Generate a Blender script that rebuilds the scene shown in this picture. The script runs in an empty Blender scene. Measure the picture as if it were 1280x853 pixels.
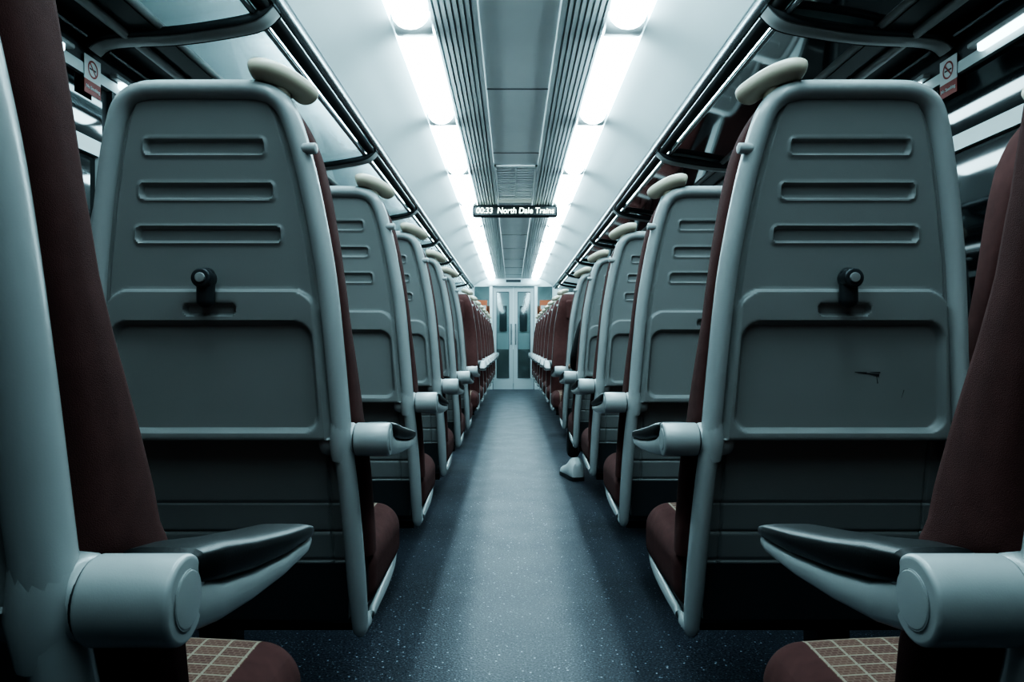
import bpy, math
from mathutils import Vector, Matrix
S = bpy.context.scene
C = S.collection
# ---------------------------------------------------------------- helpers
def lerp_tab(tab, z):
    if z <= tab[0][0]: return tab[0][1]
    for (a, va), (b, vb) in zip(tab, tab[1:]):
        if z <= b:
            return va + (vb - va) * (z - a) / (b - a)
    return tab[-1][1]

class MB:
    def __init__(s): s.v = []; s.f = []; s.m = []; s.sm = []
    def add(s, vs, fs, mat=0, smooth=True):
        o = len(s.v); s.v += [tuple(p) for p in vs]
        for f in fs:
            s.f.append(tuple(i + o for i in f)); s.m.append(mat if not callable(mat) else mat([vs[i] for i in f])); s.sm.append(smooth)
    def mesh(s, name, mats, sharp=math.radians(40)):
        me = bpy.data.meshes.new(name); me.from_pydata(s.v, [], s.f)
        for m in mats: me.materials.append(m)
        me.polygons.foreach_set('material_index', s.m)
        me.polygons.foreach_set('use_smooth', s.sm)
        me.update()
        try: me.set_sharp_from_angle(angle=sharp)
        except Exception: pass
        return me
    def box(s, x0, x1, y0, y1, z0, z1, mat=0):
        v = [(x0,y0,z0),(x1,y0,z0),(x1,y1,z0),(x0,y1,z0),(x0,y0,z1),(x1,y0,z1),(x1,y1,z1),(x0,y1,z1)]
        s.add(v, [(0,3,2,1),(4,5,6,7),(0,1,5,4),(1,2,6,5),(2,3,7,6),(3,0,4,7)], mat, False)
    def rbox(s, c, h, r, n=6, mat=0, fn=None, fine=False):
        hx,hy,hz = h; vs=[]; fs=[]
        def axis_pts(hh):
            inner = max(hh - r, 1e-5); out=[]
            for i in range(n): out.append((-inner, -math.tan(math.pi/4*(1 - i/n))))
            m = 10 if fine else 2
            for i in range(m+1): out.append((-inner + 2*inner*i/m, 0.0))
            for i in range(1,n+1): out.append((inner, math.tan(math.pi/4*i/n)))
            return out
        ax = [axis_pts(hx), axis_pts(hy), axis_pts(hz)]
        for a in range(3):
            b, c2 = (a+1)%3, (a+2)%3
            for sgn in (-1,1):
                base=len(vs); A=ax[b]; Bx=ax[c2]
                for (pi,di) in A:
                    for (pj,dj) in Bx:
                        core=[0,0,0]; d=[0,0,0]
                        core[a]=sgn*max(h[a]-r,1e-5); d[a]=sgn
                        core[b]=pi; d[b]=di; core[c2]=pj; d[c2]=dj
                        dv=Vector(d).normalized()*r
                        p=Vector(core)+dv
                        if fn: p=Vector(fn(p))
                        vs.append((p.x+c[0],p.y+c[1],p.z+c[2]))
                W=len(Bx)
                for i in range(len(A)-1):
                    for j in range(W-1):
                        q=(base+i*W+j, base+(i+1)*W+j, base+(i+1)*W+j+1, base+i*W+j+1)
                        fs.append(q if sgn>0 else q[::-1])
        s.add(vs,fs,mat)
    def sweep(s, pts, ra, rb, ref=(0,1,0), n=12, mat=0, cap=True, ex=1.0):
        ref=Vector(ref); P=[Vector(p) for p in pts]; vs=[]; fs=[]
        for i,p in enumerate(P):
            t=(P[min(i+1,len(P)-1)]-P[max(i-1,0)]).normalized()
            sd=t.cross(ref)
            sd=sd.normalized() if sd.length>1e-6 else Vector((1,0,0))
            u=sd.cross(t).normalized()
            a=ra[i] if isinstance(ra,(list,tuple)) else ra
            b=rb[i] if isinstance(rb,(list,tuple)) else rb
            for k in range(n):
                th=2*math.pi*k/n; ct=math.cos(th); st=math.sin(th)
                ct=math.copysign(abs(ct)**ex,ct); st=math.copysign(abs(st)**ex,st)
                vs.append(p+sd*a*ct+u*b*st)
        for i in range(len(P)-1):
            for k in range(n):
                fs.append((i*n+k, i*n+(k+1)%n, (i+1)*n+(k+1)%n, (i+1)*n+k))
        if cap:
            fs.append(tuple(range(n))[::-1]); fs.append(tuple((len(P)-1)*n+k for k in range(n)))
        s.add(vs,fs,mat)
    def cyl(s, p0, p1, r, n=24, mat=0, bev=0.0):
        p0=Vector(p0); p1=Vector(p1); d=(p1-p0).normalized()
        ref=(0,1,0) if abs(d.y)<.8 else (1,0,0)
        if bev>0:
            pts=[]; rr=[]
            for i in range(4):
                a=math.pi/2*i/4; pts.append(p0+d*bev*(1-math.cos(a))); rr.append(r-bev+bev*math.sin(a))
            pts.append(p0+d*bev); rr.append(r); pts.append(p1-d*bev); rr.append(r)
            for i in range(1,5):
                a=math.pi/2*i/4; pts.append(p1-d*bev*(1-math.sin(a))); rr.append(r-bev+bev*math.cos(a))
            s.sweep(pts,rr,rr,ref,n,mat)
        else: s.sweep([p0,p1],r,r,ref,n,mat)
    def extrude_profile(s, pts, y0, y1, mat=0, smooth=True, ny=1):
        vs=[];fs=[];n=len(pts)
        for j in range(ny+1):
            y=y0+(y1-y0)*j/ny
            vs+=[(p[0],y,p[1]) for p in pts]
        for j in range(ny):
            for i in range(n-1):
                fs.append((j*n+i,j*n+i+1,(j+1)*n+i+1,(j+1)*n+i))
        s.add(vs,fs,mat,smooth)

def catmull(P, k=6):
    P=[Vector(p) for p in P]; out=[]
    for i in range(len(P)-1):
        p0=P[max(i-1,0)];p1=P[i];p2=P[i+1];p3=P[min(i+2,len(P)-1)]
        for j in range(k):
            t=j/k
            out.append(0.5*((2*p1)+(p2-p0)*t+(2*p0-5*p1+4*p2-p3)*t*t+(3*p1-p0-3*p2+p3)*t**3))
    out.append(P[-1]); return out

def obj(name, me, loc=(0,0,0), rot=(0,0,0), scale=(1,1,1), parent=None):
    o=bpy.data.objects.new(name, me); C.objects.link(o)
    o.location=loc; o.rotation_euler=rot; o.scale=scale
    if parent: o.parent=parent
    return o

# ---------------------------------------------------------------- materials
def newmat(name):
    m=bpy.data.materials.new(name); m.use_nodes=True
    return m, m.node_tree, m.node_tree.nodes['Principled BSDF']
def simple(name, col, rough=.5, metal=0, bump=0, bscale=200, var=0.0, vscale=6, spec=None, coat=0):
    m,nt,b=newmat(name)
    b.inputs['Base Color'].default_value=(*col,1); b.inputs['Roughness'].default_value=rough; b.inputs['Metallic'].default_value=metal
    if spec is not None: b.inputs['Specular IOR Level'].default_value=spec
    if coat: b.inputs['Coat Weight'].default_value=coat
    tc=nt.nodes.new('ShaderNodeTexCoord')
    if bump:
        n=nt.nodes.new('ShaderNodeTexNoise'); n.inputs['Scale'].default_value=bscale; n.inputs['Detail'].default_value=3
        bp=nt.nodes.new('ShaderNodeBump'); bp.inputs['Strength'].default_value=bump; bp.inputs['Distance'].default_value=.002
        nt.links.new(tc.outputs['Object'],n.inputs['Vector']); nt.links.new(n.outputs['Fac'],bp.inputs['Height']); nt.links.new(bp.outputs['Normal'],b.inputs['Normal'])
    if var:
        n=nt.nodes.new('ShaderNodeTexNoise'); n.inputs['Scale'].default_value=vscale; n.inputs['Detail'].default_value=5
        mx=nt.nodes.new('ShaderNodeMix'); mx.data_type='RGBA'
        mx.inputs[6].default_value=(*[c*(1-var) for c in col],1); mx.inputs[7].default_value=(*[min(1,c*(1+var)) for c in col],1)
        nt.links.new(tc.outputs['Object'],n.inputs['Vector']); nt.links.new(n.outputs['Fac'],mx.inputs[0]); nt.links.new(mx.outputs[2],b.inputs['Base Color'])
    return m
M_shell=simple('shell_plastic',(.235,.247,.246),.38,bump=.12,bscale=900,var=.07)
M_frame=simple('frame_paint',(.37,.395,.395),.26,bump=.03,bscale=600,var=.08)
M_fab=simple('maroon_moquette',(.088,.037,.035),.95,bump=.5,bscale=1200,var=.25,vscale=40,spec=.2)
M_black=simple('black_rubber',(.008,.009,.010),.4,bump=.1,bscale=500)
M_cream=simple('cream_grip',(.48,.43,.34),.4,bump=.05,bscale=500)
M_dark=simple('dark_plastic',(.03,.034,.038),.4)
M_metal=simple('dark_metal',(.015,.017,.019),.5,metal=.3)
M_white=simple('ceiling_paint',(.70,.78,.79),.38,var=.03)
M_cpanel=simple('ceiling_centre_panel',(.80,.86,.87),.45,var=.04)
M_slat=simple('ceiling_slats',(.60,.66,.67),.4)
M_rail=simple('rail_metal',(.20,.22,.23),.25,metal=.8)
M_wall=simple('wall_laminate',(.40,.45,.45),.45,var=.05)
M_wlow=simple('wall_lower',(.03,.034,.038),.6)
M_glassblk=simple('night_window_glass',(.004,.005,.006),.04)
M_seam=simple('seam',(.08,.09,.1),.6)
M_skin=simple('skin',(.5,.3,.22),.5)
M_cloth=simple('black_clothing',(.006,.006,.007),.9,bump=.3,bscale=300)
M_shoe=simple('white_trainer',(.75,.78,.78),.5)
M_red=simple('sticker_red',(.22,.03,.025),.5)
M_swhite=simple('sticker_white',(.45,.47,.47),.5)
M_poster=simple('poster_orange',(.45,.12,.05),.5)
M_door=simple('door_paint',(.46,.52,.53),.35)

def mk_pattern():
    m,nt,b=newmat('seat_pattern_moquette'); L=nt.links.new
    tc=nt.nodes.new('ShaderNodeTexCoord')
    mp=nt.nodes.new('ShaderNodeMapping'); mp.inputs['Scale'].default_value=(1,1,1)
    L(tc.outputs['Object'],mp.inputs['Vector'])
    br=nt.nodes.new('ShaderNodeTexBrick'); br.offset=0.0
    br.inputs['Color1'].default_value=(.09,.032,.03,1); br.inputs['Color2'].default_value=(.14,.065,.05,1)
    br.inputs['Mortar'].default_value=(.28,.245,.19,1); br.inputs['Scale'].default_value=1
    br.inputs['Mortar Size'].default_value=.0018; br.inputs['Brick Width'].default_value=.034; br.inputs['Row Height'].default_value=.026
    L(mp.outputs['Vector'],br.inputs['Vector'])
    br2=nt.nodes.new('ShaderNodeTexBrick'); br2.offset=.5
    br2.inputs['Color1'].default_value=(.0,.0,.0,1); br2.inputs['Color2'].default_value=(.25,.25,.25,1)
    br2.inputs['Mortar'].default_value=(.9,.9,.9,1); br2.inputs['Scale'].default_value=1
    br2.inputs['Mortar Size'].default_value=.0012; br2.inputs['Brick Width'].default_value=.0085; br2.inputs['Row Height'].default_value=.0065
    L(mp.outputs['Vector'],br2.inputs['Vector'])
    mx=nt.nodes.new('ShaderNodeMix'); mx.data_type='RGBA'; mx.inputs[7].default_value=(.24,.17,.12,1)
    mul=nt.nodes.new('ShaderNodeMath'); mul.operation='MULTIPLY'; mul.inputs[1].default_value=.45
    L(br2.outputs['Color'],mul.inputs[0]); L(mul.outputs[0],mx.inputs[0]); L(br.outputs['Color'],mx.inputs[6]); L(mx.outputs[2],b.inputs['Base Color'])
    b.inputs['Roughness'].default_value=.95
    return m
M_pat=mk_pattern()
def mk_floor():
    m,nt,b=newmat('speckled_vinyl_floor'); L=nt.links.new
    tc=nt.nodes.new('ShaderNodeTexCoord')
    base=nt.nodes.new('ShaderNodeTexNoise'); base.inputs['Scale'].default_value=160; base.inputs['Detail'].default_value=4
    L(tc.outputs['Object'],base.inputs['Vector'])
    r0=nt.nodes.new('ShaderNodeValToRGB'); r0.color_ramp.elements[0].position=.38; r0.color_ramp.elements[1].position=.68
    r0.color_ramp.elements[0].color=(.007,.010,.018,1); r0.color_ramp.elements[1].color=(.07,.078,.10,1)
    L(base.outputs['Fac'],r0.inputs['Fac'])
    prev=r0.outputs['Color']
    for sc,th,col in ((38,.11,(.36,.41,.46,1)),(95,.18,(.16,.19,.22,1)),(14,.04,(.65,.7,.73,1))):
        v=nt.nodes.new('ShaderNodeTexVoronoi'); v.inputs['Scale'].default_value=sc
        L(tc.outputs['Object'],v.inputs['Vector'])
        rr=nt.nodes.new('ShaderNodeMath'); rr.operation='LESS_THAN'; rr.inputs[1].default_value=th
        L(v.outputs['Distance'],rr.inputs[0])
        mx=nt.nodes.new('ShaderNodeMix'); mx.data_type='RGBA'; mx.inputs[7].default_value=col
        L(rr.outputs[0],mx.inputs[0]); L(prev,mx.inputs[6]); prev=mx.outputs[2]
    L(prev,b.inputs['Base Color'])
    n2=nt.nodes.new('ShaderNodeTexNoise'); n2.inputs['Scale'].default_value=5; n2.inputs['Detail'].default_value=6
    L(tc.outputs['Object'],n2.inputs['Vector'])
    mr=nt.nodes.new('ShaderNodeMapRange'); mr.inputs['To Min'].default_value=.36; mr.inputs['To Max'].default_value=.55
    L(n2.outputs['Fac'],mr.inputs['Value']); L(mr.outputs['Result'],b.inputs['Roughness'])
    b.inputs['Specular IOR Level'].default_value=.42
    bp=nt.nodes.new('ShaderNodeBump'); bp.inputs['Strength'].default_value=.7; bp.inputs['Distance'].default_value=.0018
    L(base.outputs['Fac'],bp.inputs['Height']); L(bp.outputs['Normal'],b.inputs['Normal'])
    return m
M_floor=mk_floor()
def mk_emit(name,col,st):
    m=bpy.data.materials.new(name); m.use_nodes=True; nt=m.node_tree; nt.nodes.clear()
    e=nt.nodes.new('ShaderNodeEmission'); e.inputs[0].default_value=(*col,1); e.inputs[1].default_value=st
    o=nt.nodes.new('ShaderNodeOutputMaterial'); nt.links.new(e.outputs[0],o.inputs[0]); return m
LC=(.64,.92,1.0)
M_light=mk_emit('light_diffuser',LC,22)
M_light2=mk_emit('light_diffuser_dimmed',LC,11)  # same diffuser at reduced emission, to darken the near end
M_rfill=mk_emit('rack_fill_emitter',LC,26)  # fill emission, added to brighten the rack glass
M_vlight=mk_emit('vestibule_light_diffuser',LC,14)
M_clight=mk_emit('cove_light_diffuser',LC,5)
M_led=mk_emit('led_text',(.75,1,.85),5)
def mk_glass(name, tint, diff=0.0):
    m=bpy.data.materials.new(name); m.use_nodes=True; nt=m.node_tree; nt.nodes.clear()
    t=nt.nodes.new('ShaderNodeBsdfTransparent'); t.inputs[0].default_value=(*tint,1)
    g=nt.nodes.new('ShaderNodeBsdfGlossy'); g.inputs['Roughness'].default_value=.05
    f=nt.nodes.new('ShaderNodeFresnel'); f.inputs[0].default_value=1.6
    mx=nt.nodes.new('ShaderNodeMixShader'); o=nt.nodes.new('ShaderNodeOutputMaterial')
    src=t.outputs[0]
    if diff:
        d=nt.nodes.new('ShaderNodeBsdfTranslucent'); d.inputs[0].default_value=(.75,.85,.87,1)
        m2=nt.nodes.new('ShaderNodeMixShader'); m2.inputs[0].default_value=diff
        nt.links.new(t.outputs[0],m2.inputs[1]); nt.links.new(d.outputs[0],m2.inputs[2]); src=m2.outputs[0]
    nt.links.new(f.outputs[0],mx.inputs[0]); nt.links.new(src,mx.inputs[1]); nt.links.new(g.outputs[0],mx.inputs[2]); nt.links.new(mx.outputs[0],o.inputs[0])
    return m
M_glass=mk_glass('rack_glass',(.85,.92,.93),.22)
M_dglass=mk_glass('door_glass',(.62,.67,.67))

# ---------------------------------------------------------------- seat
HW=[(.345,.266),(.5,.261),(.6,.255),(.69,.248),(.85,.237),(.97,.227),(1.05,.217),(1.15,.200),(1.22,.185),(1.27,.171),(1.30,.157),(1.32,.136),(1.33,.112),(1.3345,.075)]
YS=[(.345,.03),(.5,.0),(.69,-.03),(.97,-.055),(1.15,-.075),(1.333,-.10)]
hw=lambda z: lerp_tab(HW,z)
ys=lambda z: lerp_tab(YS,z)
def rr(x,z,hx,zc,hz,r,w=.006):
    qx=abs(x)-(hx-r); qz=abs(z-zc)-(hz-r)
    d=math.hypot(max(qx,0),max(qz,0))+min(max(qx,qz),0)-r
    t=min(1,max(0,.5-d/w)); return t*t*(3-2*t)
def ss(t): t=min(1,max(0,t)); return t*t*(3-2*t)
def height(x,z):
    d=0.0
    for hx,zc in ((.104,1.219),(.117,1.143),(.128,1.066)):
        d-= .011*rr(x,z,hx,zc,.0125,.008,.006)
        d+= .003*rr(x,z,hx+.006,zc-.001,.017,.01,.006)
    if z<1.0:
        k=(0.967-z)/(.967-.69)
        d+= .012*rr(x,z,.190+.024*k,.967-.2,.2,.045,.007)
        d-= .016*rr(x,z,.175+.018*k,.809,.099,.03,.010)
        d-= .013*rr(x,z,.046,.932,.0105,.0105,.005)
    lo=ss((.694-z)/.006)
    if lo>0:
        d=d*(1-lo)-.040*lo
        for zz in (.563,.505,.447):
            d-=.005*lo*max(0,1-abs(z-zz)/.004)
        d-=.005*lo*max(0,1-abs(abs(x)-.195)/.004)
    e=hw(z)-abs(x)
    if z>.694: d-=.006*ss((.046-e)/.006)
    return d
def build_seat(name, arm=True):
    B=MB()
    NU=150; NZ=290; z0,z1=.405,1.314
    vs=[];fs=[]
    for j in range(NZ+1):
        z=z0+(z1-z0)*j/NZ; w=hw(z)-.018; y=ys(z)+.004
        for i in range(NU+1):
            x=w*(2*i/NU-1); vs.append((x,y-height(x,z),z))
    for j in range(NZ):
        for i in range(NU):
            a=j*(NU+1)+i; fs.append((a,a+1,a+NU+2,a+NU+1))
    B.add(vs,fs,0)
    oc=[Vector((w,0,z)) for z,w in HW]
    path=[]
    for i,p in enumerate(oc):
        a=oc[max(i-1,0)]; b=oc[min(i+1,len(oc)-1)]; t=(b-a).normalized()
        nrm=Vector((-t.z,0,t.x))
        if nrm.x>0: nrm=-nrm
        if i==len(oc)-1: nrm=Vector((0,0,-1))
        q=p+nrm*.018; path.append(Vector((max(q.x,.05),ys(p.z)+.016,q.z)))
    full=[Vector((-p.x,p.y,p.z)) for p in path]+[p for p in path[::-1]]
    def rail(sg): return [Vector((sg*.245,.47,.345)),Vector((sg*.247,.42,.322)),Vector((sg*.25,.25,.312)),Vector((sg*.25,.12,.306)),Vector((sg*.249,.06,.314))]
    full=rail(-1)+full+rail(1)[::-1]
    sm=catmull(full,5)
    ra=[];rb=[]
    for p in sm:
        t=ss((p.y-.03)/.06); ra.append(.018*(1-t)+.009*t); rb.append(.026*(1-t)+.012*t)
    B.sweep(sm,ra,rb,(0.0,1.0,0.02),14,1)
    # back cushion with shoulder wings
    YF=[(.44,.17),(.6,.165),(.7,.15),(.75,.138),(.8,.118),(.87,.086),(.92,.068),(.98,.058),(1.05,.056),(1.12,.060),(1.2,.058),(1.26,.038),(1.29,.008),(1.308,-.03),(1.318,-.07)]
    vs=[];fs=[];n=44; zs=[.44+(1.318-.44)*k/60 for k in range(61)]
    for z in zs:
        w=hw(z)+.001-.006*ss((z-1.22)/.08); y0=ys(z)+.024+.05*ss((.72-z)/.03); y1=lerp_tab(YF,z)
        if y1<y0+.01: y1=y0+.01
        yc=(y0+y1)/2; hy=(y1-y0)/2
        for k in range(n):
            th=2*math.pi*k/n; ct,st=math.cos(th),math.sin(th)
            x=w*math.copysign(abs(ct)**.40,ct); y=yc+hy*math.copysign(abs(st)**.45,st)
            if st>0: y-=.040*(1-min(1,abs(x)/(w*.85))**2)*min(1,hy/.06)*st
            vs.append((x,y,z))
    for j in range(len(zs)-1):
        for k in range(n):
            fs.append((j*n+k,j*n+(k+1)%n,(j+1)*n+(k+1)%n,(j+1)*n+k))
    fs.append(tuple(range(n))[::-1]); fs.append(tuple((len(zs)-1)*n+k for k in range(n)))
    B.add(vs,fs,2)
    B.rbox((0,.028,1.17),(.125,.035,.09),.03,4,2)
    # seat cushion
    def fnc(p):
        x,y,z=p
        if z>0: z+= .012*(1-(x/.26)**2)
        return (x,y,z)
    def cm(q):
        cx=sum(v[0] for v in q)/4; cy=sum(v[1] for v in q)/4; cz=sum(v[2] for v in q)/4
        if cy<.12: return 6
        return 3 if (abs(cx)<.19 and cz>.36 and cy>.2) else 2
    B.rbox((0,.305,.390),(.262,.205,.075),.055,6,cm,fnc,fine=True)
    B.rbox((0,.28,.318),(.235,.17,.02),.015,3,6)
    B.box(-.225,.225,.055,.075,.33,.44,6)
    # leg & base beam
    B.rbox((.10,.25,.155),(.035,.05,.153),.015,3,7)
    B.rbox((.10,.25,.012),(.06,.16,.012),.008,3,7)
    B.box(-.22,.25,.18,.25,.26,.30,7)
    # latch
    zl=.978; yl=ys(zl)-.008
    B.rbox((-.0,yl-.010,zl-.008),(.0155,.014,.036),.0135,5,6)
    B.cyl((-.0,yl-.034,zl+.008),(-.0,yl,zl+.008),.0175,24,6,.004)
    B.cyl((-.0,yl-.038,zl+.008),(-.0,yl-.03,zl+.008),.009,20,0,.002)
    # grab handle
    hp=catmull([(-.088,-.100,1.346),(-.108,-.098,1.349),(-.138,-.085,1.341),(-.165,-.060,1.327),(-.178,-.040,1.317)],6)
    N=len(hp); ha=[];hb=[]
    for i in range(N):
        t=i/(N-1); e=(max(0.0,1-abs(2*t-1)**8)+.02)**.5; ha.append(.0185*e*(1+.12*t)); hb.append(.026*e*(1+.12*t))
    B.sweep(hp,ha,hb,(.4,.8,0),18,5)
    B.sweep([(-.137,-.070,1.29),(-.139,-.078,1.33)],.016,.014,(1,0,0),14,5)
    B.cyl((-.17,-.082,1.215),(-.200,-.085,1.215),.010,14,1,.003)
    if arm:
        cl=[(-.185,.020),(-.190,.027),(-.20,.0305),(-.215,.032),(-.235,.0325),(-.246,.0315),(-.250,.029)]
        B.sweep([(x,.002,.69) for x,r in cl],[r for x,r in cl],[r for x,r in cl],(0,1,0),28,1)
        B.sweep([(-.227,-.010,.655),(-.228,-.014,.69),(-.226,-.016,.725)],[.018,.024,.018],[.026,.031,.026],(0,1,0),16,1,cap=False)
        B.cyl((-.249,-.0,.69),(-.2525,0,.69),.0275,28,6)
        B.cyl((-.2515,0,.69),(-.317,0,.69),.0315,32,1,.004)
        B.cyl((-.316,0,.69),(-.3185,0,.69),.021,28,1,.002)
        def loft(secs,mat,ex=.5,n=20):
            vs=[];fs=[]
            for (y,xc,hx,zl_,zh) in secs:
                for k in range(n):
                    th=2*math.pi*k/n; ct,st=math.cos(th),math.sin(th)
                    vs.append((xc+hx*math.copysign(abs(ct)**ex,ct), y, (zl_+zh)/2+(zh-zl_)/2*math.copysign(abs(st)**ex,st)))
            for i in range(len(secs)-1):
                for k in range(n): fs.append((i*n+k,(i+1)*n+k,(i+1)*n+(k+1)%n,i*n+(k+1)%n))
            fs.append(tuple(range(n))); fs.append(tuple((len(secs)-1)*n+k for k in range(n))[::-1])
            B.add(vs,fs,mat)
        xc=-.288
        loft([(-.02,xc+.004,.024,.672,.705),(.01,xc,.029,.660,.708),(.03,xc,.030,.655,.700),(.06,xc-.001,.031,.650,.686),(.12,xc-.003,.032,.645,.675),(.20,xc-.005,.032,.641,.665),(.28,xc-.006,.030,.640,.659),(.305,xc-.006,.026,.642,.657),(.315,xc-.006,.018,.645,.655)],1)
        loft([(.015,xc-.001,.026,.700,.716),(.022,xc-.001,.0315,.692,.721),(.06,xc-.002,.033,.683,.716),(.12,xc-.004,.034,.672,.703),(.20,xc-.006,.034,.662,.688),(.28,xc-.007,.032,.656,.674),(.308,xc-.007,.027,.653,.666),(.319,xc-.007,.019,.653,.660)],4)
    return B.mesh(name,[M_shell,M_frame,M_fab,M_pat,M_black,M_cream,M_dark,M_metal])
me_a=build_seat('seat_aisle',True)
me_w=build_seat('seat_window',False)
XA=.572; XW=1.09
rows=[.51+.855*k for k in range(6)]
frows=[6.45+.855*k for k in range(8)]
seats=[]
def place(me,x,y,face):
    mir = (x<0)
    if face<0: mir=not mir
    o=obj('train_seat',me,(x,y,0),(0,0,0 if face>0 else math.pi),(-1 if mir else 1,1,1)); seats.append(o); return o
near_right=None
for k,y in enumerate(rows):
    for sg in (-1,1):
        o=place(me_a,sg*XA,y,1); place(me_w,sg*XW,y,1)
        if k==1 and sg==1: near_right=o
for y in frows:
    for sg in (-1,1):
        place(me_a,sg*XA,y,-1); place(me_w,sg*XW,y,-1)
# scuffs on the tray of the near right seat
B=MB()
def scuff(x0,z0,x1,z1,w):
    y=lambda z: ys(z)+.004-height(0,z)-.0006
    dx,dz=x1-x0,z1-z0; L=math.hypot(dx,dz); nx,nz=-dz/L*w,dx/L*w
    B.add([(x0-nx*.3,y(z0),z0-nz*.3),(x1-nx,y(z1),z1-nz),(x1+nx,y(z1),z1+nz),(x0+nx*.3,y(z0),z0+nz*.3)],[(0,1,2,3)],0,False)
scuff(.030,.818,.052,.816,.0018); scuff(.050,.816,.075,.812,.0024); scuff(.058,.818,.077,.817,.0012); scuff(.070,.812,.073,.797,.0010); scuff(.118,.77,.122,.785,.0006)
obj('scuff_mark',B.mesh('scuff',[M_dark]),parent=near_right)

# ---------------------------------------------------------------- room shell
Y0,Y1=-3.2,13.8
B=MB(); B.box(-1.42,1.42,Y0-.1,16.0,-.06,0,0); obj('floor',B.mesh('floor',[M_floor]))
B=MB()
def both(pts,mat,smooth=True,y0=Y0,y1=Y1):
    B.extrude_profile([(x,z) for x,z in pts][::-1],y0,y1,mat,smooth)
    B.extrude_profile([(-x,z) for x,z in pts],y0,y1,mat,smooth)
ZC=2.12
B.extrude_profile([(.155,ZC-.012),(.15,ZC),(-.15,ZC),(-.155,ZC-.012)],Y0,Y1,0,False)
rib=[(.155,ZC-.012)]
nr=7; wd=(.322-.160)/nr
for i in range(nr):
    x=.160+i*wd
    rib+=[(x,ZC-.012),(x+wd*.62,ZC-.012),(x+wd*.66,ZC+.008),(x+wd*.96,ZC+.008)]
rib+=[(.322,ZC-.012),(.332,ZC-.012)]
both(rib,1,False)
both([(.332,ZC-.012),(.336,ZC+.035),(.49,ZC+.035),(.495,ZC-.012)],2,False)
cp=[(.495,ZC-.012),(.52,ZC-.018),(.58,ZC-.042),(.64,ZC-.074),(.70,ZC-.112),(.75,ZC-.148)]
both(cp,2)
both([(.75,ZC-.148),(.80,ZC-.15),(.95,ZC-.13),(1.15,ZC-.15),(1.30,ZC-.20),(1.38,ZC-.26)],2)
y=-2.4
while y<Y1:
    B.box(-.15,.15,y,y+.008,ZC-.003,ZC+.002,3)
    y+=1.19
B.box(-1.40,1.40,Y0,Y1,ZC+.06,ZC+.1,3)
obj('ceiling',B.mesh('ceiling',[M_cpanel,M_slat,M_white,M_seam]))
# lights
sep=[2.86+1.19*k for k in range(-5,10)]
for sg in (-1,1):
    B=MB()
    for a in sep:
        b=min(a+1.19,Y1)
        lm = 1 if a<-.8 else (2 if a<.3 else 0)  # lenses behind camera unlit, next one dimmed, so near rows stay darker
        pr=[(.343,ZC+.010),(.350,ZC-.022),(.368,ZC-.044),(.39,ZC-.055),(.412,ZC-.058),(.435,ZC-.055),(.458,ZC-.044),(.477,ZC-.022),(.484,ZC+.008)]
        vs=[];fs=[]; n=len(pr)
        ylist=[(a+.085,.05),(a+.088,.6),(a+.094,.85),(a+.105,.97),(a+.12,1),(b-.12,1),(b-.105,.97),(b-.094,.85),(b-.088,.6),(b-.085,.05)]
        for yy,s_ in ylist:
            for x,z in pr: vs.append((sg*x,yy,ZC+.010+(z-ZC-.010)*s_))
        for j in range(len(ylist)-1):
            for i in range(n-1): fs.append((j*n+i,j*n+i+1,(j+1)*n+i+1,(j+1)*n+i))
        B.add(vs,fs,lm)
        secs=[(-.10,-.004),(-.085,.010),(-.05,.030),(0,.038),(.05,.030),(.085,.010),(.10,-.004)]
        pts=[(sg*.412,a+t,ZC+.012-d*.9) for t,d in secs]
        B.sweep(pts,[.074]*7,[.006]*7,(0,0,1),8,1)
    obj('ceiling_light_strip',B.mesh('light_strip',[M_light,M_white,M_light2]))
# vent grille
B=MB()
B.box(-.15,.15,5.05,5.07,ZC-.014,ZC-.002,0); B.box(-.15,.15,6.18,6.2,ZC-.014,ZC-.002,0)
B.box(-.15,-.135,5.05,6.2,ZC-.014,ZC-.002,0); B.box(.135,.15,5.05,6.2,ZC-.014,ZC-.002,0)
y=5.09
while y<6.17:
    B.box(-.135,.135,y,y+.028,ZC-.013,ZC-.003,0); y+=.075
B.box(-.135,.135,5.07,6.18,ZC-.003,ZC-.001,1)
B.box(-.004,.004,5.07,6.18,ZC-.0135,ZC-.003,0)
obj('ceiling_vent_grille',B.mesh('grille',[M_cpanel,M_seam]))
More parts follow.
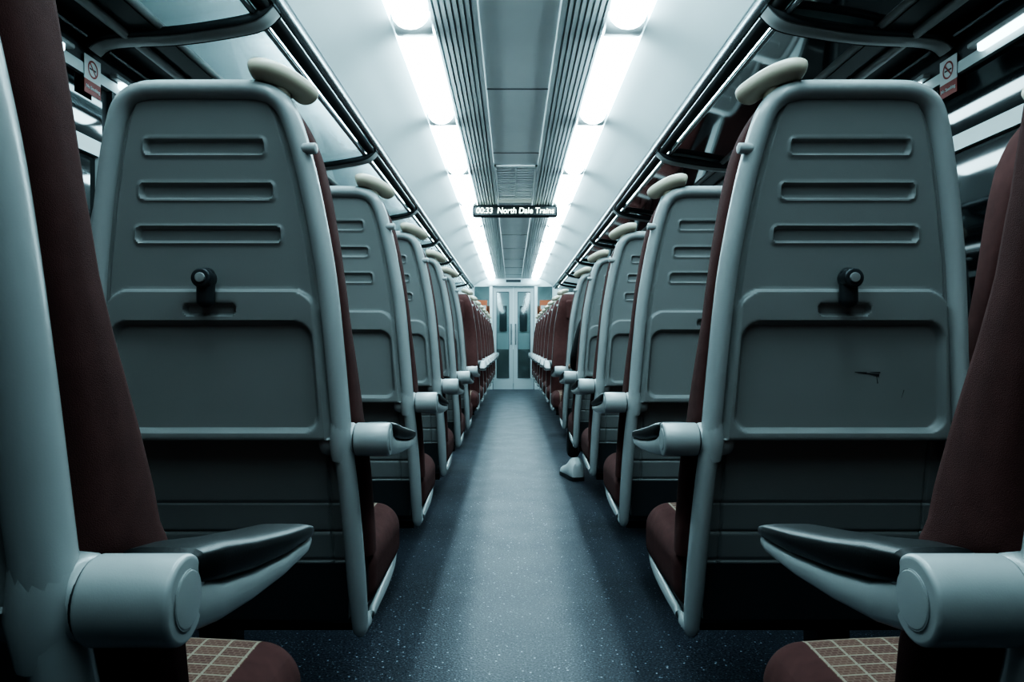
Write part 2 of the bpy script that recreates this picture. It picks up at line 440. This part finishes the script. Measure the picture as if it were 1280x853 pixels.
# ---------------------------------------------------------------- luggage racks
RY1=Y1-.02
for sg in (-1,1):
    B=MB()
    B.sweep([(sg*.768,Y0,1.952),(sg*.768,RY1,1.952)],.020,.024,(0,0,1),16,0)
    B.sweep([(sg*.805,Y0,1.925),(sg*.805,RY1,1.925)],.026,.014,(0,0,1),12,1)
    B.sweep([(sg*.835,Y0,1.906),(sg*.835,RY1,1.906)],.010,.012,(0,0,1),12,0)
    B.extrude_profile([(sg*.838,1.910),(sg*1.12,1.865)],Y0,RY1,2,False)
    B.sweep([(sg*1.125,Y0,1.862),(sg*1.125,RY1,1.862)],.012,.014,(0,0,1),12,3)
    B.box(min(sg*1.13,sg*1.36),max(sg*1.13,sg*1.36),Y0,RY1,1.845,1.855,1)
    B.sweep([(sg*1.235,Y0,1.838),(sg*1.235,RY1,1.838)],.018,.014,(0,0,1),12,3)
    yb=[2.3+1.71*k for k in range(-3,7)]
    for b in yb:
        pts=catmull([(sg*.78,b,1.93),(sg*.83,b,1.888),(sg*.95,b,1.862),(sg*1.1,b,1.842),(sg*1.3,b,1.83),(sg*1.355,b,1.80)],4)
        B.sweep(pts,[.035]*len(pts),[.016]*len(pts),(0,0,1),12,3,ex=.6)
        for dd in (-.04,.04):
            B.sweep([(p[0],p[1]+dd,p[2]+.004) for p in pts],.007,.014,(0,0,1),8,1)
    obj('luggage_rack',B.mesh('rack',[M_rail,M_metal,M_glass,M_shell]))
    B=MB()
    for a in yb:
        if a<0: continue
        B.rbox((sg*.86,a+.85,ZC-.162),(.014,.72,.010),.008,3,0)  # added fill strip behind the front rail, lights the rack from above
        B.rbox((sg*.86,a+.85,ZC-.150),(.02,.75,.008),.006,3,1)
    obj('rack_fill_light',B.mesh('rack_fill_light',[M_rfill,M_shell]))
    B=MB()
    for a in yb:
        if a<0: continue
        B.rbox((sg*1.352,a+.85,1.745),(.010,.70,.014),.008,3,0)
        B.rbox((sg*1.352,a+.85,1.762),(.014,.74,.008),.006,3,1)
    obj('window_cove_lamp',B.mesh('cove',[M_clight,M_shell]))
# ---------------------------------------------------------------- side walls
for sg,nm in ((-1,'left'),(1,'right')):
    B=MB()
    def xb(a,b,y0,y1,z0,z1,m): B.box(min(sg*a,sg*b),max(sg*a,sg*b),y0,y1,z0,z1,m)
    xb(1.385,1.45,Y0,Y1,0,2.2,1)
    xb(1.375,1.385,Y0,Y1,.12,.93,1)
    xb(1.365,1.385,Y0,Y1,1.475,1.525,0)
    xb(1.365,1.385,Y0,Y1,1.715,1.75,0)
    xb(1.372,1.385,Y0,Y1,1.75,1.84,1)
    for k in range(-2,8):
        yy=2.35+1.71*k
        if yy>Y1-.3 or yy<Y0+.2: continue
        xb(1.362,1.385,yy,yy+.24,.93,1.475,0)
        xb(1.367,1.385,yy+.08,yy+.14,1.525,1.715,1)
    obj('wall_'+nm,B.mesh('wall',[M_wall,M_wlow]))
    idx=0
    for k in range(-2,7):
        a=2.35+1.71*k+.24; b=2.35+1.71*(k+1)
        if a<Y0: continue
        B=MB()
        for (z0,z1) in ((.94,1.47),(1.527,1.713)):
            bx=(min(sg*1.378,sg*1.384),max(sg*1.378,sg*1.384))
            B.box(bx[0],bx[1],a-.1 if z0>1.5 else a,b+.04 if z0>1.5 else b,z0,z1,0)
        idx+=1
        obj('window_%d'%(idx if sg<0 else idx+20),B.mesh('window',[M_glassblk]))
B=MB(); B.box(-1.45,1.45,Y0-.1,Y0,0,2.25,0); obj('wall_back',B.mesh('wall_back',[M_wlow]))
# ---------------------------------------------------------------- end bulkhead
B=MB()
B.box(-1.42,-.78,Y1,Y1+.05,0,2.25,0); B.box(.78,1.42,Y1,Y1+.05,0,2.25,0)
B.box(-.78,.78,Y1,Y1+.05,1.96,2.25,0)
for sg in (-1,1):
    def xb(a,b,y0,y1,z0,z1,m): B.box(min(sg*a,sg*b),max(sg*a,sg*b),y0,y1,z0,z1,m)
    xb(.39,.45,Y1-.01,Y1+.06,0,1.96,0); xb(.45,.78,Y1,Y1+.05,0,.8,0); xb(.75,.78,Y1,Y1+.05,.8,1.96,0)
    xb(.46,.74,Y1+.02,Y1+.03,.8,1.96,2)
    xb(.50,.74,Y1-.004,Y1+.0,1.50,1.70,3)
    xb(.52,.72,Y1-.006,Y1-.004,1.53,1.6,4)
    xb(.385,.396,Y1-.016,Y1-.01,0,1.96,5)
B.box(-.5,.5,Y1-.03,Y1,1.985,2.02,1)
B.box(-.40,.40,Y1-.016,Y1-.0,1.955,1.968,5)
B.box(-.14,.14,Y1-.02,Y1,2.04,2.09,5)
obj('wall_front',B.mesh('bulkhead',[M_white,M_slat,M_dglass,M_poster,M_swhite,M_seam]))
for i,sg in enumerate((-1,1)):
    B=MB()
    def xb(a,b,y0,y1,z0,z1,m): B.box(min(sg*a,sg*b),max(sg*a,sg*b),y0,y1,z0,z1,m)
    xb(0.004,.085,Y1+.06,Y1+.10,0,1.955,0); xb(.32,.385,Y1+.06,Y1+.10,0,1.955,0)
    xb(.085,.32,Y1+.06,Y1+.10,0,.22,0); xb(.085,.32,Y1+.06,Y1+.10,1.86,1.955,0); 
    xb(.085,.32,Y1+.077,Y1+.083,.22,1.86,1)
    for p in (.080,.314): xb(p,p+.010,Y1+.052,Y1+.06,.22,1.86,3)
    xb(.082,.322,Y1+.052,Y1+.06,.21,.225,3); xb(.082,.322,Y1+.052,Y1+.06,1.85,1.865,3)
    xb(.03,.055,Y1+.03,Y1+.05,.85,1.25,2); xb(.036,.05,Y1+.05,Y1+.06,.87,.89,2); xb(.036,.05,Y1+.05,Y1+.06,1.21,1.23,2)
    obj('door_%d'%(i+1),B.mesh('door',[M_door,M_dglass,M_rail,M_seam]))
# vestibule beyond
B=MB(); B.box(-1.42,1.42,15.9,15.95,0,2.25,0)
for sg in (-1,1):
    B.box(min(sg*.14,sg*.30),max(sg*.14,sg*.30),15.86,15.9,1.15,1.7,2)
    B.box(min(sg*.36,sg*.40),max(sg*.36,sg*.40),15.86,15.9,0,1.95,1)
B.box(-.9,-.5,15.87,15.9,1.3,1.7,3); B.box(.5,.9,15.87,15.9,1.3,1.7,3)
B.box(-.36,.36,15.87,15.9,0,.75,4)
obj('wall_vestibule',B.mesh('vest',[M_white,M_seam,M_seam,M_poster,M_shell]))
B=MB(); B.box(-1.45,-1.42,13.86,15.95,0,2.25,0); B.box(1.42,1.45,13.86,15.95,0,2.25,0); B.box(-1.42,1.42,13.86,15.95,2.2,2.25,0)
obj('wall_vestibule_side',B.mesh('vests',[M_white]))
B=MB(); B.box(-.5,.5,14.6,15.1,2.16,2.19,0); obj('vestibule_ceiling_light',B.mesh('vl',[M_vlight]))
# ---------------------------------------------------------------- LED display
dsp=bpy.data.objects.new('passenger_information_display',None); C.objects.link(dsp); dsp.location=(0,6.45,2.052)
B=MB(); B.rbox((0,.03,0),(.38,.03,.055),.028,5,0); B.rbox((0,-.003,0),(.36,.004,.042),.003,2,1)
B.sweep([(-.2,.03,.04),(-.2,.03,.11)],.012,.012,(0,1,0),10,0); B.sweep([(.2,.03,.04),(.2,.03,.11)],.012,.012,(0,1,0),10,0)
obj('display_case',B.mesh('display',[M_dark,M_black]),parent=dsp)
def text(body,size,loc,rot,mat,parent,bold=0.0,shear=0,name='text',wid=None):
    cu=bpy.data.curves.new(name,'FONT'); cu.body=body; cu.size=size; cu.align_x='CENTER'; cu.align_y='CENTER'; cu.offset=bold; cu.shear=shear; cu.extrude=.0006
    cu.materials.append(mat); o=bpy.data.objects.new(name,cu); C.objects.link(o); o.location=loc; o.rotation_euler=rot; o.parent=parent
    bpy.context.view_layer.update()
    if wid:
        s=wid/max(o.dimensions.x,1e-6); o.scale=(s,1,1)
    return o
text('00:33  North Dale Trains',.072,(0,-.009,0),(math.pi/2,0,0),M_led,dsp,.0008,.10,'display_text',.69)
# ---------------------------------------------------------------- no smoking stickers
for sg in (-1,1):
    e=bpy.data.objects.new('no_smoking_sticker',None); C.objects.link(e); e.location=(sg*1.362,2.31,1.715)
    e.rotation_euler=(0,0,math.pi/2 if sg<0 else -math.pi/2)
    B=MB(); B.box(-.045,.045,0,.002,-.012,.065,0); B.box(-.045,.045,0,.002,-.055,-.012,1)
    vs=[];fs=[];n=32
    for k in range(n):
        th=2*math.pi*k/n
        for r in (.022,.028): vs.append((r*math.cos(th),-.0008,.027+r*math.sin(th)))
    for k in range(n): fs.append((2*k,2*k+1,(2*k+3)%(2*n),(2*k+2)%(2*n)))
    B.add(vs,fs,1,False)
    B.add([(-.02,-.001,.044),(-.016,-.001,.048),(.02,-.001,.010),(.016,-.001,.006)],[(0,1,2,3)],1,False)
    B.box(-.018,.012,-.0006,0,.024,.029,2); B.box(.013,.017,-.0006,0,.024,.029,2)
    o=obj('sticker',B.mesh('sticker',[M_swhite,M_red,M_black]),parent=e)
    text('No Smoking',.015,(0,-.001,-.034),(math.pi/2,0,0),M_swhite,e,.0003,0,'sticker_text',.075)
# ---------------------------------------------------------------- seated passenger
pas=bpy.data.objects.new('seated_passenger',None); C.objects.link(pas)
py=rows[4]
def ensure_skin(name,pts,edges,mat,parent):
    me=bpy.data.meshes.new(name); me.from_pydata([p[:3] for p in pts],edges,[])
    o=obj(name,me,parent=parent); md=o.modifiers.new('skin','SKIN')
    bpy.context.view_layer.update()
    if not me.skin_vertices:
        bpy.context.view_layer.objects.active=o
        try: bpy.ops.mesh.customdata_skin_add()
        except Exception as ex: print(ex)
    for i,p in enumerate(pts):
        me.skin_vertices[0].data[i].radius=(p[3],p[3])
    me.skin_vertices[0].data[0].use_root=True
    s=o.modifiers.new('sub','SUBSURF'); s.levels=2; s.render_levels=2; me.materials.append(mat)
    return o
bx=.57
body=[(bx,py+.28,.56,.13),(bx,py+.25,.72,.125),(bx-.01,py+.21,.90,.135),(bx-.01,py+.19,1.03,.10),(bx-.01,py+.20,1.10,.05),
 (bx-.10,py+.36,.54,.085),(bx-.15,py+.66,.53,.062),(bx-.195,py+.74,.30,.052),(bx-.205,py+.74,.13,.045),
 (bx+.10,py+.36,.54,.085),(bx+.14,py+.66,.53,.062),(bx+.14,py+.74,.30,.052),(bx+.14,py+.76,.13,.045),
 (bx-.17,py+.20,1.00,.055),(bx-.225,py+.20,.79,.045),(bx-.22,py+.38,.735,.036),
 (bx+.15,py+.20,1.00,.055),(bx+.19,py+.23,.80,.05),(bx+.06,py+.43,.70,.038)]
ed=[(0,1),(1,2),(2,3),(3,4),(0,5),(5,6),(6,7),(7,8),(0,9),(9,10),(10,11),(11,12),(3,13),(13,14),(14,15),(3,16),(16,17),(17,18)]
try:
    ensure_skin('clothed_body',body,ed,M_cloth,pas)
    for (hx,hy,hz,dx,side) in ((bx-.215,py+.42,.735,0,1),(bx+.03,py+.47,.69,-.02,-1)):
        pts=[(hx,hy-.02,hz,.026),(hx+dx,hy+.05,hz,.030)]; ee=[(0,1)]
        for k,(ox,l) in enumerate(((-.028,.07),(-.010,.08),(.010,.075),(.028,.06))):
            i=len(pts); pts+=[(hx+dx+ox,hy+.075,hz+.004,.009),(hx+dx+ox,hy+.075+l*.55,hz-.002,.0085),(hx+dx+ox,hy+.075+l*.9,hz-.02,.007)]
            ee+=[(1,i),(i,i+1),(i+1,i+2)]
        i=len(pts); pts+=[(hx+dx+.035*side,hy+.03,hz-.005,.011),(hx+dx+.05*side,hy+.065,hz-.012,.009)]; ee+=[(0,i),(i,i+1)]
        ensure_skin('hand',pts,ee,M_skin,pas)
    B=MB()
    def hd(p):
        x,y,z=p
        if z<-.03: x*=1-.35*min(1,(-z-.03)/.09)
        return (x,y,z)
    vs=[];fs=[];nu,nv=28,20
    for j in range(nv+1):
        ph=math.pi*j/nv
        for i in range(nu):
            th=2*math.pi*i/nu
            x=.076*math.sin(ph)*math.cos(th); y=.096*math.sin(ph)*math.sin(th); z=.118*math.cos(ph)
            x,y,z=hd((x,y,z))
            if abs(x)<.014 and y>.06 and -.045<z<.015: y+=.02*(1-(z+.045)/.06)
            if abs(abs(x)-.032)<.014 and y>.05 and 0<z<.025: y-=.006
            vs.append((x,y,z))
    for j in range(nv):
        for i in range(nu): fs.append((j*nu+i,(j+1)*nu+i,(j+1)*nu+(i+1)%nu,j*nu+(i+1)%nu))
    B.add(vs,fs,0)
    vs2=[(x*1.09,y*1.06-.008,z*1.06+.005) for x,y,z in vs]
    fs2=[f for f in fs if all((vs[i][1]<.045 and vs[i][2]>-.07) or vs[i][2]>.06 for i in f)]
    B.add(vs2,fs2,1)
    for sx in (-1,1):
        B.rbox((sx*.078,-.005,-.005),(.008,.018,.03),.007,3,0)
        B.rbox((sx*.032,.083,.012),(.012,.006,.007),.0055,3,2); B.rbox((sx*.032,.088,.012),(.005,.003,.005),.0028,2,1)
    B.rbox((0,.088,-.058),(.022,.006,.006),.005,3,3)
    obj('head',B.mesh('head',[M_skin,M_cloth,M_swhite,M_red]),(bx-.01,py+.23,1.195),parent=pas)
    for (sx,sy,ang) in ((bx-.195,py+.74,.22),(bx+.14,py+.76,-.2)):
        B=MB(); n=24
        secs=[(-.085,.026,.012,.085),(-.078,.038,.006,.115),(-.04,.046,.004,.145),(.0,.046,.004,.14),(.05,.046,.004,.105),(.10,.050,.004,.08),(.15,.051,.004,.066),(.185,.042,.006,.052),(.20,.024,.010,.038)]
        vs=[];fs=[]
        for (yy,w,za,zb) in secs:
            for k in range(n):
                th=2*math.pi*k/n; ct,st=math.cos(th),math.sin(th)
                tw=w*(1-.25*max(0,st)); vs.append((tw*math.copysign(abs(ct)**.6,ct),yy,(za+zb)/2+(zb-za)/2*math.copysign(abs(st)**.6,st)))
        for i in range(len(secs)-1):
            for k in range(n): fs.append((i*n+k,(i+1)*n+k,(i+1)*n+(k+1)%n,i*n+(k+1)%n))
        fs.append(tuple(range(n))); fs.append(tuple((len(secs)-1)*n+k for k in range(n))[::-1]); B.add(vs,fs,0)
        vs=[];fs=[]
        for (yy,w,za,zb) in secs:
            for z in (0,.024):
                vs+=[(-w*1.06,yy*1.03,z),(w*1.06,yy*1.03,z)]
        for i in range(len(secs)-1):
            a=i*4;b=a+4
            fs+=[(a,b,b+2,a+2),(a+1,a+3,b+3,b+1),(a+2,b+2,b+3,a+3),(a,a+1,b+1,b)]
        fs+=[(0,2,3,1),(4*(len(secs)-1),4*(len(secs)-1)+1,4*(len(secs)-1)+3,4*(len(secs)-1)+2)]
        B.add(vs,fs,1)
        obj('trainer',B.mesh('trainer',[M_shoe,M_dark]),(sx,sy,0),(0,0,ang),parent=pas)
except Exception as ex:
    print('PASSENGER',ex)
# ---------------------------------------------------------------- world & camera
w=bpy.data.worlds.new('World'); S.world=w; w.use_nodes=True
w.node_tree.nodes['Background'].inputs[0].default_value=(.01,.012,.014,1); w.node_tree.nodes['Background'].inputs[1].default_value=.2
cam=bpy.data.cameras.new('Camera'); cam.lens=25.5; cam.sensor_width=36; cam.shift_y=.0027; cam.clip_start=.02
co=bpy.data.objects.new('Camera',cam); C.objects.link(co); co.location=(-.027,0,.87); co.rotation_euler=(math.pi/2,0,0)
S.camera=co
S.view_settings.view_transform='AgX'
try: S.view_settings.look='AgX - High Contrast'
except Exception as ex: print(ex)
S.view_settings.exposure=.08
